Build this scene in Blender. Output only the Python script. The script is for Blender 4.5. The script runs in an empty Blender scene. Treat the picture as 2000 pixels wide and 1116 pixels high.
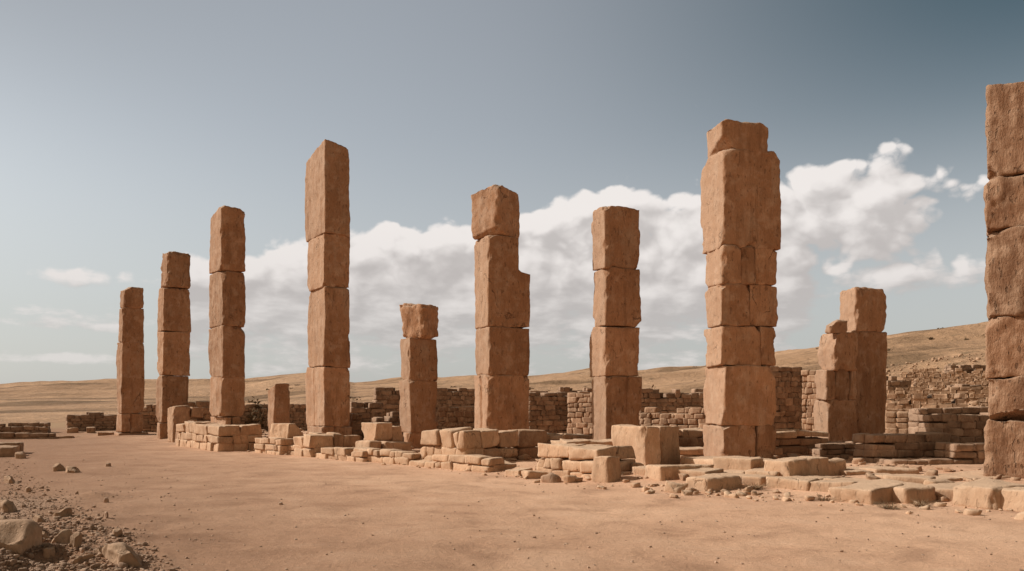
import bpy, math, random
import numpy as np

scene = bpy.context.scene
COL = scene.collection
PI = math.pi
F, CX, HZ, CAMH = 1600.0, 1000.0, 795.0, 1.6      # focal length and horizon measured on the photograph


def kx(px): return (px - CX) / F
def zat(py, Y): return CAMH - (py - HZ) / F * Y
def ground_depth(py): return F * CAMH / (py - HZ)


# ------------------------------------------------------------------ noise
def _hash(ix, iy, iz, seed):
    h = (ix * 374761393 + iy * 668265263 + iz * 1274126177 + seed * 974634777) & 0xFFFFFFFF
    h = ((h ^ (h >> 13)) * 1274126177) & 0xFFFFFFFF
    h = ((h ^ (h >> 16)) * 2246822519) & 0xFFFFFFFF
    return h ^ (h >> 15)


_G = np.array([[1, 1, 0], [-1, 1, 0], [1, -1, 0], [-1, -1, 0], [1, 0, 1], [-1, 0, 1], [1, 0, -1], [-1, 0, -1],
               [0, 1, 1], [0, -1, 1], [0, 1, -1], [0, -1, -1], [1, 1, 0], [0, -1, 1], [-1, 1, 0], [0, -1, -1]], float)


def perlin(p, seed=0):
    p = np.asarray(p, float)
    i = np.floor(p).astype(np.int64)
    f = p - i
    u = f * f * f * (f * (f * 6 - 15) + 10)
    out = 0
    for dx in (0, 1):
        wx = u[:, 0] if dx else 1 - u[:, 0]
        for dy in (0, 1):
            wy = u[:, 1] if dy else 1 - u[:, 1]
            for dz in (0, 1):
                wz = u[:, 2] if dz else 1 - u[:, 2]
                g = _G[_hash(i[:, 0] + dx, i[:, 1] + dy, i[:, 2] + dz, seed) & 15]
                d = g[:, 0] * (f[:, 0] - dx) + g[:, 1] * (f[:, 1] - dy) + g[:, 2] * (f[:, 2] - dz)
                out = out + wx * wy * wz * d
    return out


def fbm(p, octaves=3, seed=0, gain=.5):
    a, s, o = 1.0, 1.0, 0
    for k in range(octaves):
        o = o + a * perlin(np.asarray(p) * s, seed + k * 17)
        a *= gain
        s *= 2.03
    return o


def smooth(a, b, x):
    t = np.clip((x - a) / (b - a), 0, 1)
    return t * t * (3 - 2 * t)


# ------------------------------------------------------------------ mesh helpers
_cube_cache = {}


def cube_grid(nx, ny, nz):
    key = (nx, ny, nz)
    if key in _cube_cache: return _cube_cache[key]
    idx, verts, faces = {}, [], []

    def vid(i, j, k):
        t = (i, j, k)
        if t not in idx:
            idx[t] = len(verts)
            verts.append((2 * i / nx - 1, 2 * j / ny - 1, 2 * k / nz - 1))
        return idx[t]
    for i in range(nx):
        for j in range(ny):
            faces.append((vid(i, j, 0), vid(i, j + 1, 0), vid(i + 1, j + 1, 0), vid(i + 1, j, 0)))
            faces.append((vid(i, j, nz), vid(i + 1, j, nz), vid(i + 1, j + 1, nz), vid(i, j + 1, nz)))
    for i in range(nx):
        for k in range(nz):
            faces.append((vid(i, 0, k), vid(i + 1, 0, k), vid(i + 1, 0, k + 1), vid(i, 0, k + 1)))
            faces.append((vid(i, ny, k), vid(i, ny, k + 1), vid(i + 1, ny, k + 1), vid(i + 1, ny, k)))
    for j in range(ny):
        for k in range(nz):
            faces.append((vid(0, j, k), vid(0, j, k + 1), vid(0, j + 1, k + 1), vid(0, j + 1, k)))
            faces.append((vid(nx, j, k), vid(nx, j + 1, k), vid(nx, j + 1, k + 1), vid(nx, j, k + 1)))
    r = (np.array(verts), np.array(faces, np.int64))
    _cube_cache[key] = r
    return r


def stone_geo(dx, dy, dz, seed, cell=.06, nmax=52, nmin=3, rnd=.05, rough=.02, jit=.02, cuts=(), streak=.0,
              grooves=(), notch=None, lump=.0, wave=.0, bites=0):
    """Weathered block, dims dx,dy,dz, centred in x,y, base at z=0.
    cuts: (normal, point in -1..1 block units) planes that knock off whatever lies beyond."""
    rng = np.random.RandomState(seed % 100003)
    n = [int(np.clip(round(d / cell), nmin, nmax)) for d in (dx, dy, dz)]
    g, f = cube_grid(*n)
    h = np.array([dx, dy, dz]) / 2
    off = rng.rand(3) * 97
    # denser rows near the arrises so that the rounding reads
    q = np.sign(g) * (1 - (1 - np.abs(g)) ** 1.15)
    p = q * h
    r = rnd * (1 + 1.5 * perlin(p * 2.0 + off, 3) + 1.2 * perlin(p * 6 + off, 5))
    r = np.clip(r, .25 * rnd, 2.6 * rnd)
    r = np.minimum(r, h.min() * .9)[:, None]
    inner = np.clip(p, -(h - r), h - r)
    d = p - inner
    L = np.linalg.norm(d, axis=1, keepdims=True)
    nrm = d / np.maximum(L, 1e-9)
    p = inner + nrm * r
    # corner shuffle (trilinear)
    cj = rng.uniform(-1, 1, (2, 2, 2, 3)) * jit
    w = (q + 1) / 2
    for a in (0, 1):
        for b in (0, 1):
            for c in (0, 1):
                ww = (w[:, 0] if a else 1 - w[:, 0]) * (w[:, 1] if b else 1 - w[:, 1]) * (w[:, 2] if c else 1 - w[:, 2])
                p = p + ww[:, None] * cj[a, b, c]
    if notch:                                     # (axis, limit, z level): the block is set back above z level
        ax, lim, zl = notch
        z0 = -h[2] + zl
        t = smooth(z0 - .03, z0 + .05, p[:, 2] + .03 * perlin(p * 4 + off, 2))
        over = np.maximum(p[:, ax] - (lim + .02 * perlin(p * 5 + off, 9)), 0)
        p[:, ax] -= over * t
    for (cn, cp) in cuts:
        cn = np.array(cn, float); cn /= np.linalg.norm(cn)
        c0 = np.array(cp) * h
        e = (p - c0) @ cn + .035 * perlin(p * 5 + off, 11) + .02 * perlin(p * 11 + off, 12)
        e = np.maximum(e, 0)
        if abs(cn[2]) > .8: p[:, 2] -= e / cn[2]
        else: p = p - e[:, None] * cn
    for _ in range(bites):
        ed = rng.randint(0, 4)                       # three upright or level arrises, one corner
        sg = rng.choice([-1, 1], 3).astype(float)
        if ed < 3: sg[(2, 2, ed % 2)[ed]] = rng.uniform(-.9, .9)
        c0 = sg * h
        R = rng.uniform(.06, .15) * min(1, 1.2 * h.min() / .4)
        inw = -np.where(np.abs(sg) == 1, sg, 0); inw /= np.linalg.norm(inw)
        sq = np.array([1, 1, .6 if ed < 2 else 1])
        dist = np.linalg.norm((p - c0) * sq, axis=1) * (1 + .35 * perlin(p * 9 + off, 15))
        p = p + inw * (np.sqrt(np.maximum(R * R - dist * dist, 0)) * .62)[:, None]
    disp = rough * (1.1 * fbm(p * 1.2 + off, 2, 21) + .38 * fbm(p * 6 + off, 3, 31))
    if streak:
        disp = disp + streak * fbm(p * np.array([5, 5, .8]) + off, 3, 41)
    if wave:
        disp = disp + wave * (perlin(p * np.array([.9, .9, 1.5]) + off, 71) + .55 * perlin(p * np.array([2, 2, 3.4]) + off, 72))
    if lump:
        disp = disp + lump * np.abs(fbm(p * np.array([2.6, 2.6, 1.7]) + off, 4, 47)) - lump * .3
    for (ax, pos, za, zb, wid, dep) in grooves:   # wandering crack on the face that looks down -y (ax 0) or -x (ax 1)
        wig = pos * h[ax] + .05 * perlin(np.stack([p[:, 2] * 2, p[:, 2] * 0 + seed, p[:, 2] * 0], 1), 7)
        inside = smooth(za * h[2] - .05, za * h[2] + .05, p[:, 2]) * (1 - smooth(zb * h[2] - .05, zb * h[2] + .05, p[:, 2]))
        face = nrm[:, 1 - ax] < -.7
        disp = disp - dep * np.exp(-((p[:, ax] - wig) / wid) ** 2) * inside * face
    p = p + nrm * disp[:, None]
    p[:, 2] += h[2]
    return p, f


class MB:
    """Collects pieces that end up as ONE mesh."""
    def __init__(self): self.v, self.f, self.t, self.n = [], [], [], 0

    def add(self, v, f, tint=.5, rot=0, loc=(0, 0, 0)):
        c, s = math.cos(rot), math.sin(rot)
        w = np.empty_like(v)
        w[:, 0] = v[:, 0] * c - v[:, 1] * s + loc[0]
        w[:, 1] = v[:, 0] * s + v[:, 1] * c + loc[1]
        w[:, 2] = v[:, 2] + loc[2]
        self.v.append(w); self.f.append(f + self.n); self.t.append(np.full(len(v), tint)); self.n += len(v)

    def build(self, name, mat, parent=None, loc=(0, 0, 0), rot=0, smooth_shade=True):
        return mesh_obj(name, np.concatenate(self.v), np.concatenate(self.f), np.concatenate(self.t), mat, parent, loc, rot, smooth_shade)


def mesh_obj(name, v, f, t, mat, parent=None, loc=(0, 0, 0), rot=0, smooth_shade=True):
    me = bpy.data.meshes.new(name)
    nv, nf, k = len(v), len(f), f.shape[1]
    me.vertices.add(nv); me.vertices.foreach_set('co', np.asarray(v, np.float32).ravel())
    me.loops.add(nf * k); me.loops.foreach_set('vertex_index', np.asarray(f, np.int32).ravel())
    me.polygons.add(nf)
    me.polygons.foreach_set('loop_start', np.arange(0, nf * k, k, dtype=np.int32))
    me.polygons.foreach_set('use_smooth', np.full(nf, smooth_shade, bool))
    me.update(calc_edges=True)
    at = me.attributes.new('tint', 'FLOAT', 'POINT')
    at.data.foreach_set('value', np.broadcast_to(np.asarray(t, np.float32), (nv,)).copy())
    me.materials.append(mat)
    o = bpy.data.objects.new(name, me)
    COL.objects.link(o)
    o.location = loc; o.rotation_euler = (0, 0, rot)
    if parent: o.parent = parent
    return o


def tag(o, label=None, cat=None, group=None, kind=None):
    if label: o['label'] = label
    if cat: o['category'] = cat
    if group: o['group'] = group
    if kind: o['kind'] = kind
    return o


def empty(name, loc, rot=0):
    o = bpy.data.objects.new(name, None)
    COL.objects.link(o)
    o.empty_display_size = .2
    o.location = loc; o.rotation_euler = (0, 0, rot)
    return o


# ------------------------------------------------------------------ node helpers
class NT:
    def __init__(self, tree):
        self.t = tree; self.n = tree.nodes; self.l = tree.links

    def node(self, typ, **kw):
        x = self.n.new(typ)
        for k, v in kw.items(): setattr(x, k, v)
        return x

    def put(self, sock, val):
        if isinstance(val, bpy.types.NodeSocket): self.l.new(val, sock)
        elif isinstance(val, (int, float)) and hasattr(sock.default_value, '__len__'): sock.default_value = [val] * len(sock.default_value)
        else: sock.default_value = val

    def math(self, op, a, b=None, c=None, clamp=False):
        x = self.node('ShaderNodeMath', operation=op, use_clamp=clamp)
        self.put(x.inputs[0], a)
        if b is not None: self.put(x.inputs[1], b)
        if c is not None: self.put(x.inputs[2], c)
        return x.outputs[0]

    def vmath(self, op, a, b=None):
        x = self.node('ShaderNodeVectorMath', operation=op)
        self.put(x.inputs[0], a)
        if b is not None: self.put(x.inputs[1], b)
        return x.outputs['Value'] if op in ('LENGTH', 'DOT_PRODUCT') else x.outputs[0]

    def noise(self, vec, scale, detail=4, rough=.5, lac=2.0, dist=0):
        x = self.node('ShaderNodeTexNoise')
        self.put(x.inputs['Vector'], vec)
        x.inputs['Scale'].default_value = scale; x.inputs['Detail'].default_value = detail
        x.inputs['Roughness'].default_value = rough; x.inputs['Lacunarity'].default_value = lac
        x.inputs['Distortion'].default_value = dist
        return x.outputs[0]

    def noise_col(self, vec, scale, detail=4):
        x = self.node('ShaderNodeTexNoise')
        self.put(x.inputs['Vector'], vec)
        x.inputs['Scale'].default_value = scale; x.inputs['Detail'].default_value = detail
        return x.outputs[1]

    def ramp(self, val, a, b, c=0.0, d=1.0, kind='SMOOTHSTEP'):
        x = self.node('ShaderNodeMapRange', interpolation_type=kind)
        for s, v in zip(x.inputs[:5], (val, a, b, c, d)): self.put(s, v)
        return x.outputs[0]

    def mix(self, fac, a, b, blend='MIX'):
        x = self.node('ShaderNodeMix', data_type='RGBA', blend_type=blend)
        self.put(x.inputs[0], fac)
        for s, v in ((x.inputs[6], a), (x.inputs[7], b)):
            self.put(s, (*v, 1) if isinstance(v, tuple) and len(v) == 3 else v)
        return x.outputs[2]

    def bump(self, height, strength, dist, normal=None):
        x = self.node('ShaderNodeBump')
        x.inputs['Strength'].default_value = strength; x.inputs['Distance'].default_value = dist
        self.put(x.inputs['Height'], height)
        if normal: self.l.new(normal, x.inputs['Normal'])
        return x.outputs[0]


def new_mat(name):
    m = bpy.data.materials.new(name); m.use_nodes = True
    m.node_tree.nodes.clear()
    nt = NT(m.node_tree)
    out = nt.node('ShaderNodeOutputMaterial')
    b = nt.node('ShaderNodeBsdfPrincipled')
    b.inputs['Roughness'].default_value = .95
    b.inputs['Specular IOR Level'].default_value = .12
    nt.l.new(b.outputs[0], out.inputs[0])
    return m, nt, b


def stone_mat(name, c_dark, c_mid, c_light, c_dust_lit, streaks=.5, pits=.5, bump=1.0, dust=.8, fine=1.0, stain=0.0):
    m, nt, b = new_mat(name)
    geo = nt.node('ShaderNodeNewGeometry')
    pos, nz = geo.outputs['Position'], nt.node('ShaderNodeSeparateXYZ')
    nt.l.new(geo.outputs['Normal'], nz.inputs[0])
    at = nt.node('ShaderNodeAttribute', attribute_name='tint')
    tint = at.outputs['Fac']
    shift = nt.node('ShaderNodeCombineXYZ')
    for i in range(3): nt.l.new(tint, shift.inputs[i])
    pos2 = nt.vmath('ADD', pos, nt.vmath('SCALE', shift.outputs[0]))
    sc = [n for n in nt.n if n.bl_idname == 'ShaderNodeVectorMath' and n.operation == 'SCALE'][-1]
    sc.inputs['Scale'].default_value = 37.0
    big = nt.noise(pos2, .75, 6, .62)
    med = nt.noise(pos2, 3.2, 6, .62)
    st = nt.noise(nt.vmath('MULTIPLY', pos2, (5, 5, .55)), 1, 5, .6, dist=.5)
    fin = nt.noise(nt.vmath('MULTIPLY', pos2, (27, 27, 11)), 1, 5, .68)
    pit = nt.noise(nt.vmath('MULTIPLY', pos2, (13, 13, 5.5)), 1, 3, .5)
    wet = nt.noise(nt.vmath('MULTIPLY', pos2, (1.6, 1.6, .5)), 1, 4, .6)
    # sparse wandering cracks
    vo = nt.node('ShaderNodeTexVoronoi', feature='DISTANCE_TO_EDGE')
    nt.put(vo.inputs['Vector'], nt.vmath('ADD', nt.vmath('MULTIPLY', pos2, (1.1, 1.1, .32)), nt.vmath('MULTIPLY', nt.noise_col(pos2, 2.2, 4), (.5, .5, .5))))
    vo.inputs['Scale'].default_value = 1.0
    crack = nt.math('MULTIPLY', nt.ramp(vo.outputs['Distance'], .003, .014, 1, 0), nt.ramp(big, .54, .61))
    col = nt.mix(nt.ramp(big, .36, .64), c_dark, c_mid)
    col = nt.mix(nt.math('MULTIPLY', nt.ramp(med, .47, .68), .8), col, c_light)
    col = nt.mix(nt.math('MULTIPLY', nt.ramp(wet, .53, .68), .5), col, tuple(x * .62 for x in c_dark))
    col = nt.mix(nt.math('MULTIPLY', nt.ramp(wet, .44, .3), .45), col, c_dust_lit)
    col = nt.mix(nt.math('MULTIPLY', nt.ramp(st, .53, .72), streaks), col, tuple(x * .6 for x in c_dark))
    col = nt.mix(nt.math('MULTIPLY', nt.ramp(st, .46, .28), streaks * .6), col, c_light)
    pmask = nt.ramp(pit, .31, .385, 1, 0)
    col = nt.mix(nt.math('MULTIPLY', pmask, pits), col, tuple(x * .35 for x in c_dark))
    col = nt.mix(nt.math('MULTIPLY', crack, .6), col, tuple(x * .3 for x in c_dark))
    grain = nt.ramp(fin, .25, .75, .82, 1.16, 'LINEAR')
    if stain:
        sm = nt.math('MULTIPLY', nt.ramp(nt.noise(pos2, 1.7, 5, .7), .5, .68), stain)
        col = nt.mix(sm, col, tuple(x * .4 for x in c_dark))
    col = nt.mix(1.0, col, nt.math('MULTIPLY', grain, nt.ramp(tint, 0, 1, .72, 1.22, 'LINEAR')), 'MULTIPLY')
    # dust lies on level faces and has crept up the lowest stones
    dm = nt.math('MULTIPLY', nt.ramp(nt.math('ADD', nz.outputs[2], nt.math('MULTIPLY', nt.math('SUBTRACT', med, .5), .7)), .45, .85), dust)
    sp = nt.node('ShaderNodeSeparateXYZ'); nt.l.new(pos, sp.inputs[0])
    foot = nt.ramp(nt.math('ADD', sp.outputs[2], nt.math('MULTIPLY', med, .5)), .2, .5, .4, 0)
    sunside = nt.math('MULTIPLY', nt.ramp(nt.math('SUBTRACT', nt.math('MULTIPLY', med, .6), nz.outputs[0]), .75, 1.25), .5)   # paler sunlit tone painted onto the left faces, toward the sun
    dm = nt.math('MAXIMUM', nt.math('MAXIMUM', dm, foot), sunside)
    col = nt.mix(dm, col, c_dust_lit)
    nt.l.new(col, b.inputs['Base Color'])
    h = nt.math('ADD', nt.math('MULTIPLY', med, .5), nt.math('MULTIPLY', fin, .3 * fine))
    h = nt.math('ADD', h, nt.math('MULTIPLY', st, .7 * streaks))
    h = nt.math('SUBTRACT', h, nt.math('ADD', nt.math('MULTIPLY', pmask, .55 * pits), nt.math('MULTIPLY', crack, .5)))
    nt.l.new(nt.bump(h, .75 * bump, .06), b.inputs['Normal'])
    return m


M = {}
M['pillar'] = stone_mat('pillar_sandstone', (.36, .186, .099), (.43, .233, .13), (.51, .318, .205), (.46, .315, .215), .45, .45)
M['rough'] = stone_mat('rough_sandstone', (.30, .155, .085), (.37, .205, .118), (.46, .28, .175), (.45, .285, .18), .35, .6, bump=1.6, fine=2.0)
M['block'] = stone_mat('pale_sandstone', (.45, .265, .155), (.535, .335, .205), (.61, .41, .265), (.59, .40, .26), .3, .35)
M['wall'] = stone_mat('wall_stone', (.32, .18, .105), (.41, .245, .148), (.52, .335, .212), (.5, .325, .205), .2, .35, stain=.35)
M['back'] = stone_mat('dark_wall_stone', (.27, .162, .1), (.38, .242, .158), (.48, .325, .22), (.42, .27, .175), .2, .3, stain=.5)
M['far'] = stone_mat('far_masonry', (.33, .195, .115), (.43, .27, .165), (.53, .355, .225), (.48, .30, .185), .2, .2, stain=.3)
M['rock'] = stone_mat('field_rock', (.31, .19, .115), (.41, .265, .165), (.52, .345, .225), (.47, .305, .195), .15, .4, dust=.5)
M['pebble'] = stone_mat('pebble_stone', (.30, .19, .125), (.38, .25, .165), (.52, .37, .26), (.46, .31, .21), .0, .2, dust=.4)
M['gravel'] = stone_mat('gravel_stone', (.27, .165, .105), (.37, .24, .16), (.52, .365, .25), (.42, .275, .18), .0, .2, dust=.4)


def leaf_mat(name, c1, c2):
    m, nt, b = new_mat(name)
    geo = nt.node('ShaderNodeNewGeometry')
    at = nt.node('ShaderNodeAttribute', attribute_name='tint')
    nt.l.new(nt.mix(at.outputs['Fac'], c1, c2), b.inputs['Base Color'])
    return m


M['leaf'] = leaf_mat('dry_leaves', (.085, .056, .03), (.19, .125, .068))
M['straw'] = leaf_mat('dry_straw', (.14, .085, .045), (.36, .24, .14))


# ------------------------------------------------------------------ terrain
EDGE = [(-60, 48), (-24, 42.5), (-14.9, 36.6), (-9.4, 30), (-4.6, 24.4), (-1.3, 20.5), (.55, 17.7), (2.8, 15), (5.9, 13.1), (7.9, 12.3), (14, 10.5), (30, 6)]
_e = np.array(EDGE, float)


def edge_side(x, y):
    """how far behind the front line of the ruins, in metres"""
    return (y - np.interp(x, _e[:, 0], _e[:, 1])) * .72


SKY_X = [-1400, -600, 0, 120, 230, 310, 400, 480, 545, 600, 640, 690, 740, 800, 860, 925, 980, 1040, 1100, 1155, 1200, 1250, 1310, 1370, 1440, 1520, 1590, 1660, 1730, 1830, 1925, 2100, 2600, 3600]
SKY_Y = [762, 757, 752, 746, 743, 745, 741, 741, 733, 728, 734, 748, 745, 738, 740, 735, 740, 736, 730, 722, 727, 728, 720, 716, 700, 686, 679, 667, 655, 643, 634, 622, 610, 640]


def terrain(x, y):
    x = np.atleast_1d(np.asarray(x, float)); y = np.atleast_1d(np.asarray(y, float))
    z0 = np.zeros_like(x)
    P = np.stack([x, y, z0], 1)
    near, site, fb = np.zeros_like(x), np.zeros_like(x), np.zeros_like(x)
    nm = np.hypot(x, y) < 90
    if nm.any():
        Pn = P[nm]
        near[nm] = .03 * fbm(Pn * .35, 3, 51) + .012 * fbm(Pn * 2.1, 2, 52)
        site[nm] = smooth(.2, 2.2, edge_side(x[nm], y[nm])) * (.17 + .05 * perlin(Pn * .5, 53))
    bm = (np.abs(x + 6) < 6) & (np.abs(y - 9) < 9)
    if bm.any(): fb[bm] = fbm(P[bm] * 1.3, 3, 54)
    bank = .26 * np.exp(-(((x + 5.4) / 1.7) ** 2 + ((y - 7.6) / 2.4) ** 2)) + .1 * np.exp(-(((x + 7.4) / 2.3) ** 2 + ((y - 11.5) / 3.0) ** 2))
    z = near + site + bank * (1 + .6 * fb)
    # earth humps in the left foreground
    for (hx, hy, rx, ry, hh) in ((-7.15, 14.0, .35, .3, .1), (-6.3, 11.6, .45, .3, .07)):
        z = z + hh * np.exp(-(((x - hx) / rx) ** 2 + ((y - hy) / ry) ** 2))
    # hills
    yy = np.where(y > 1, y, 1)
    ang = np.degrees(np.arctan2(x, y))
    k = np.tan(np.radians(np.clip(ang, -62, 62)))
    px = CX + F * k
    T = (HZ - np.interp(px, SKY_X, SKY_Y)) / F
    d = np.where(np.abs(ang) < 62, yy, np.hypot(x, y) * .47)
    Y0 = np.interp(px, [-500, 0, 700, 1200, 1700, 2200], [90, 80, 70, 62, 46, 40])
    Y1 = np.interp(px, [-500, 0, 700, 1200, 1500, 1700, 2200], [700, 700, 560, 460, 330, 260, 240])
    t = np.clip((d - Y0) / (Y1 - Y0), 0, 3)
    prof = np.where(t < 1, t ** 1.15, 1 - .22 * smooth(1, 2.2, t))
    Pm = np.stack([x / 100, y / 100, z0], 1)
    und, fine = np.zeros_like(x), np.zeros_like(x)
    hm = d > Y0
    if hm.any():
        und[hm] = fbm(Pm[hm] * np.array([.7, 1.6, 1]), 4, 61)
        fine[hm] = fbm(Pm[hm] * 9, 3, 62)
    top = CAMH + T * Y1
    hz = prof * top
    wgt = np.clip(t, 0, 1) * (1 - np.clip(t, 0, 1) ** 4)
    hz = hz + wgt * top * .42 * und + smooth(0, .15, t) * .25 * fine
    back = smooth(100, 130, np.abs(ang))
    return z + np.where(d > Y0, hz * (1 - back * .8), 0)


def tz(x, y): return float(terrain(x, y)[0])


def build_ground():
    a = np.radians(np.concatenate([np.linspace(-48, 48, 420), np.linspace(48, 312, 80)[1:-1]]))
    r = np.concatenate([[.35], np.geomspace(1.2, 85, 320), np.geomspace(85, 6000, 300)[1:]])
    na, nr = len(a), len(r)
    A, R = np.meshgrid(a, r)
    x, y = (np.sin(A) * R).ravel(), (np.cos(A) * R).ravel()
    v = np.stack([x, y, terrain(x, y)], 1)
    i, j = np.meshgrid(np.arange(nr - 1), np.arange(na), indexing='ij')
    j2 = (j + 1) % na
    f = np.stack([i * na + j, i * na + j2, (i + 1) * na + j2, (i + 1) * na + j], -1)
    split = 320
    g, hfc = f[:split].reshape(-1, 4)[:, ::-1], f[split:].reshape(-1, 4)[:, ::-1]
    # close the middle with a small quad strip onto the first ring
    c = np.arange(na)
    gm = mesh_obj('ground', v[:(split + 1) * na], g, 0, M['ground'])
    tag(gm, kind='structure')
    hv = v[split * na:]
    hm = mesh_obj('hills', hv, hfc - split * na, 0, M['hills'])
    tag(hm, kind='structure')


def ground_mat():
    m, nt, b = new_mat('sandy_earth')
    geo = nt.node('ShaderNodeNewGeometry'); pos = geo.outputs['Position']
    sx = nt.node('ShaderNodeSeparateXYZ'); nt.l.new(pos, sx.inputs[0])
    big = nt.noise(pos, .22, 5, .6)
    med = nt.noise(pos, .95, 7, .62, dist=.5)
    fin = nt.noise(pos, 14, 7, .75)
    vfin = nt.noise(pos, 75, 4, .7)
    col = nt.mix(nt.ramp(big, .35, .65), (.60, .35, .214), (.70, .43, .27))
    col = nt.mix(nt.math('MULTIPLY', nt.ramp(med, .48, .72), .6), col, (.66, .42, .272))
    col = nt.mix(nt.math('MULTIPLY', nt.ramp(med, .5, .3), .55), col, (.36, .2, .12))
    blot = nt.noise(pos, .42, 4, .55)
    col = nt.mix(nt.ramp(blot, .5, .66, 0, .32), col, (.40, .22, .128))
    # darker, stonier soil in the near left, with a vignette's falloff painted in
    dd = nt.math('ADD', nt.math('MULTIPLY', sx.outputs[0], .16), nt.math('MULTIPLY', sx.outputs[1], .085))
    dd = nt.math('ADD', dd, nt.math('MULTIPLY', nt.math('SUBTRACT', med, .5), 1.1))
    dark = nt.ramp(dd, -.35, 1.7, .85, 0)
    col = nt.mix(dark, col, (.27, .145, .082))
    # grey gravel spill
    gx = nt.math('ADD', nt.math('MULTIPLY', sx.outputs[0], 1.0), nt.math('MULTIPLY', sx.outputs[1], .42))
    gx = nt.math('ADD', gx, nt.math('MULTIPLY', nt.math('SUBTRACT', med, .5), 1.4))
    gm = nt.math('MULTIPLY', nt.ramp(gx, -2.2, -1.25, .8, 0), nt.ramp(sx.outputs[1], 12.5, 15.5, 1, 0))
    col = nt.mix(gm, col, (.34, .215, .14))
    # dry yellowish grass further out
    far = nt.ramp(nt.math('ADD', sx.outputs[1], nt.math('MULTIPLY', med, 14)), 54, 70)
    col = nt.mix(far, col, (.38, .235, .13))
    col = nt.mix(1.0, col, nt.ramp(fin, .22, .78, .82, 1.16, 'LINEAR'), 'MULTIPLY')
    pebm = nt.ramp(nt.noise(pos, 23, 2, .5), .66, .72)
    col = nt.mix(nt.math('MULTIPLY', pebm, .35), col, (.55, .40, .29))
    nt.l.new(col, b.inputs['Base Color'])
    h = nt.math('ADD', nt.math('MULTIPLY', fin, .6), nt.math('MULTIPLY', vfin, .12))
    h = nt.math('ADD', h, nt.math('MULTIPLY', med, 1.3))
    nt.l.new(nt.bump(h, .8, .05), b.inputs['Normal'])
    return m


def hills_mat():
    m, nt, b = new_mat('dry_grass_hills')
    geo = nt.node('ShaderNodeNewGeometry'); pos = geo.outputs['Position']
    sx = nt.node('ShaderNodeSeparateXYZ'); nt.l.new(pos, sx.inputs[0])
    p1 = nt.vmath('MULTIPLY', pos, (.006, .014, .02))
    big = nt.noise(p1, 1, 6, .62)
    band = nt.noise(nt.vmath('MULTIPLY', pos, (.010, .035, .1)), 1, 6, .6, dist=.6)
    med = nt.noise(pos, .12, 7, .7)
    spot = nt.noise(nt.vmath('MULTIPLY', pos, (.16, .16, .3)), 1, 4, .6)
    col = nt.mix(nt.ramp(big, .38, .62), (.39, .232, .13), (.50, .305, .178))
    col = nt.mix(nt.math('MULTIPLY', nt.ramp(band, .5, .6), .85), col, (.19, .115, .062))
    col = nt.mix(nt.math('MULTIPLY', nt.ramp(band, .45, .3), .5), col, (.48, .29, .17))
    col = nt.mix(nt.math('MULTIPLY', nt.ramp(spot, .62, .7), .6), col, (.15, .105, .06))
    col = nt.mix(1.0, col, nt.ramp(med, .25, .75, .75, 1.2, 'LINEAR'), 'MULTIPLY')
    nt.l.new(col, b.inputs['Base Color'])
    h = nt.math('ADD', nt.math('MULTIPLY', med, 2.2), nt.math('MULTIPLY', spot, .8))
    nt.l.new(nt.bump(h, .7, 1.2), b.inputs['Normal'])
    return m


M['ground'] = ground_mat()
M['hills'] = hills_mat()
build_ground()

# ------------------------------------------------------------------ block placement
_seed = [100]


def nseed():
    _seed[0] += 37
    return _seed[0]


def footprint(xl, xc, xr, Y, phi):
    """A box whose nearest upright edge stands at xc, depth Y; returns corner, wr, wl (lengths of right and left faces)."""
    c, s = math.cos(phi), math.sin(phi)
    kl, kc, kr = kx(xl), kx(xc), kx(xr)
    X = kc * Y
    wr = (kr * Y - X) / (c - kr * s)
    wl = (X - kl * Y) / (s + kl * c)
    return X, wr, wl


def box_place(xl, xc, xr, Y, phi_deg, wl_fix=None, wr_fix=None):
    phi = math.radians(phi_deg)
    X, wr, wl = footprint(xl, xc, xr, Y, phi)
    if wl_fix: wl = wl_fix
    if wr_fix: wr = wr_fix
    c, s = math.cos(phi), math.sin(phi)
    cx = X + wr / 2 * c - wl / 2 * s
    cy = Y + wr / 2 * s + wl / 2 * c
    return cx, cy, wr, wl, phi


def block(name, label, cat, xl, xc, xr, yt, yb, Y, phi, mat='block', group=None, sink=None, wl=None, wr=None, tilt=(0, 0), tint=None, **kw):
    """One loose block as a top-level thing. yt,yb = heights of its nearest edge as read off the photo at depth Y."""
    cx, cy, wr, wl, ph = box_place(xl, xc, xr, Y, phi, wl, wr)
    zt, zb = zat(yt, Y), zat(yb, Y)
    if sink is not None:
        zb = min(zb, min(tz(cx + a * wr / 2.2, cy + b_ * wl / 2.2) for a in (-1, 0, 1) for b_ in (-1, 0, 1)) - sink)
    kw.setdefault('cell', .05); kw['rnd'] = kw.get('rnd', .05) * .55; kw.setdefault('bites', 6); kw.setdefault('rough', .028); kw.setdefault('wave', .015); kw.setdefault('jit', .04)
    sd = nseed()
    v, f = stone_geo(wr, wl, zt - zb, sd, **kw)
    t = random.Random(sd).uniform(.25, .8) if tint is None else tint
    o = mesh_obj(name, v, f, t, M[mat], None, (cx, cy, zb), ph)
    o.rotation_euler = (math.radians(tilt[0]), math.radians(tilt[1]), ph)
    return tag(o, label, cat, group)


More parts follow.
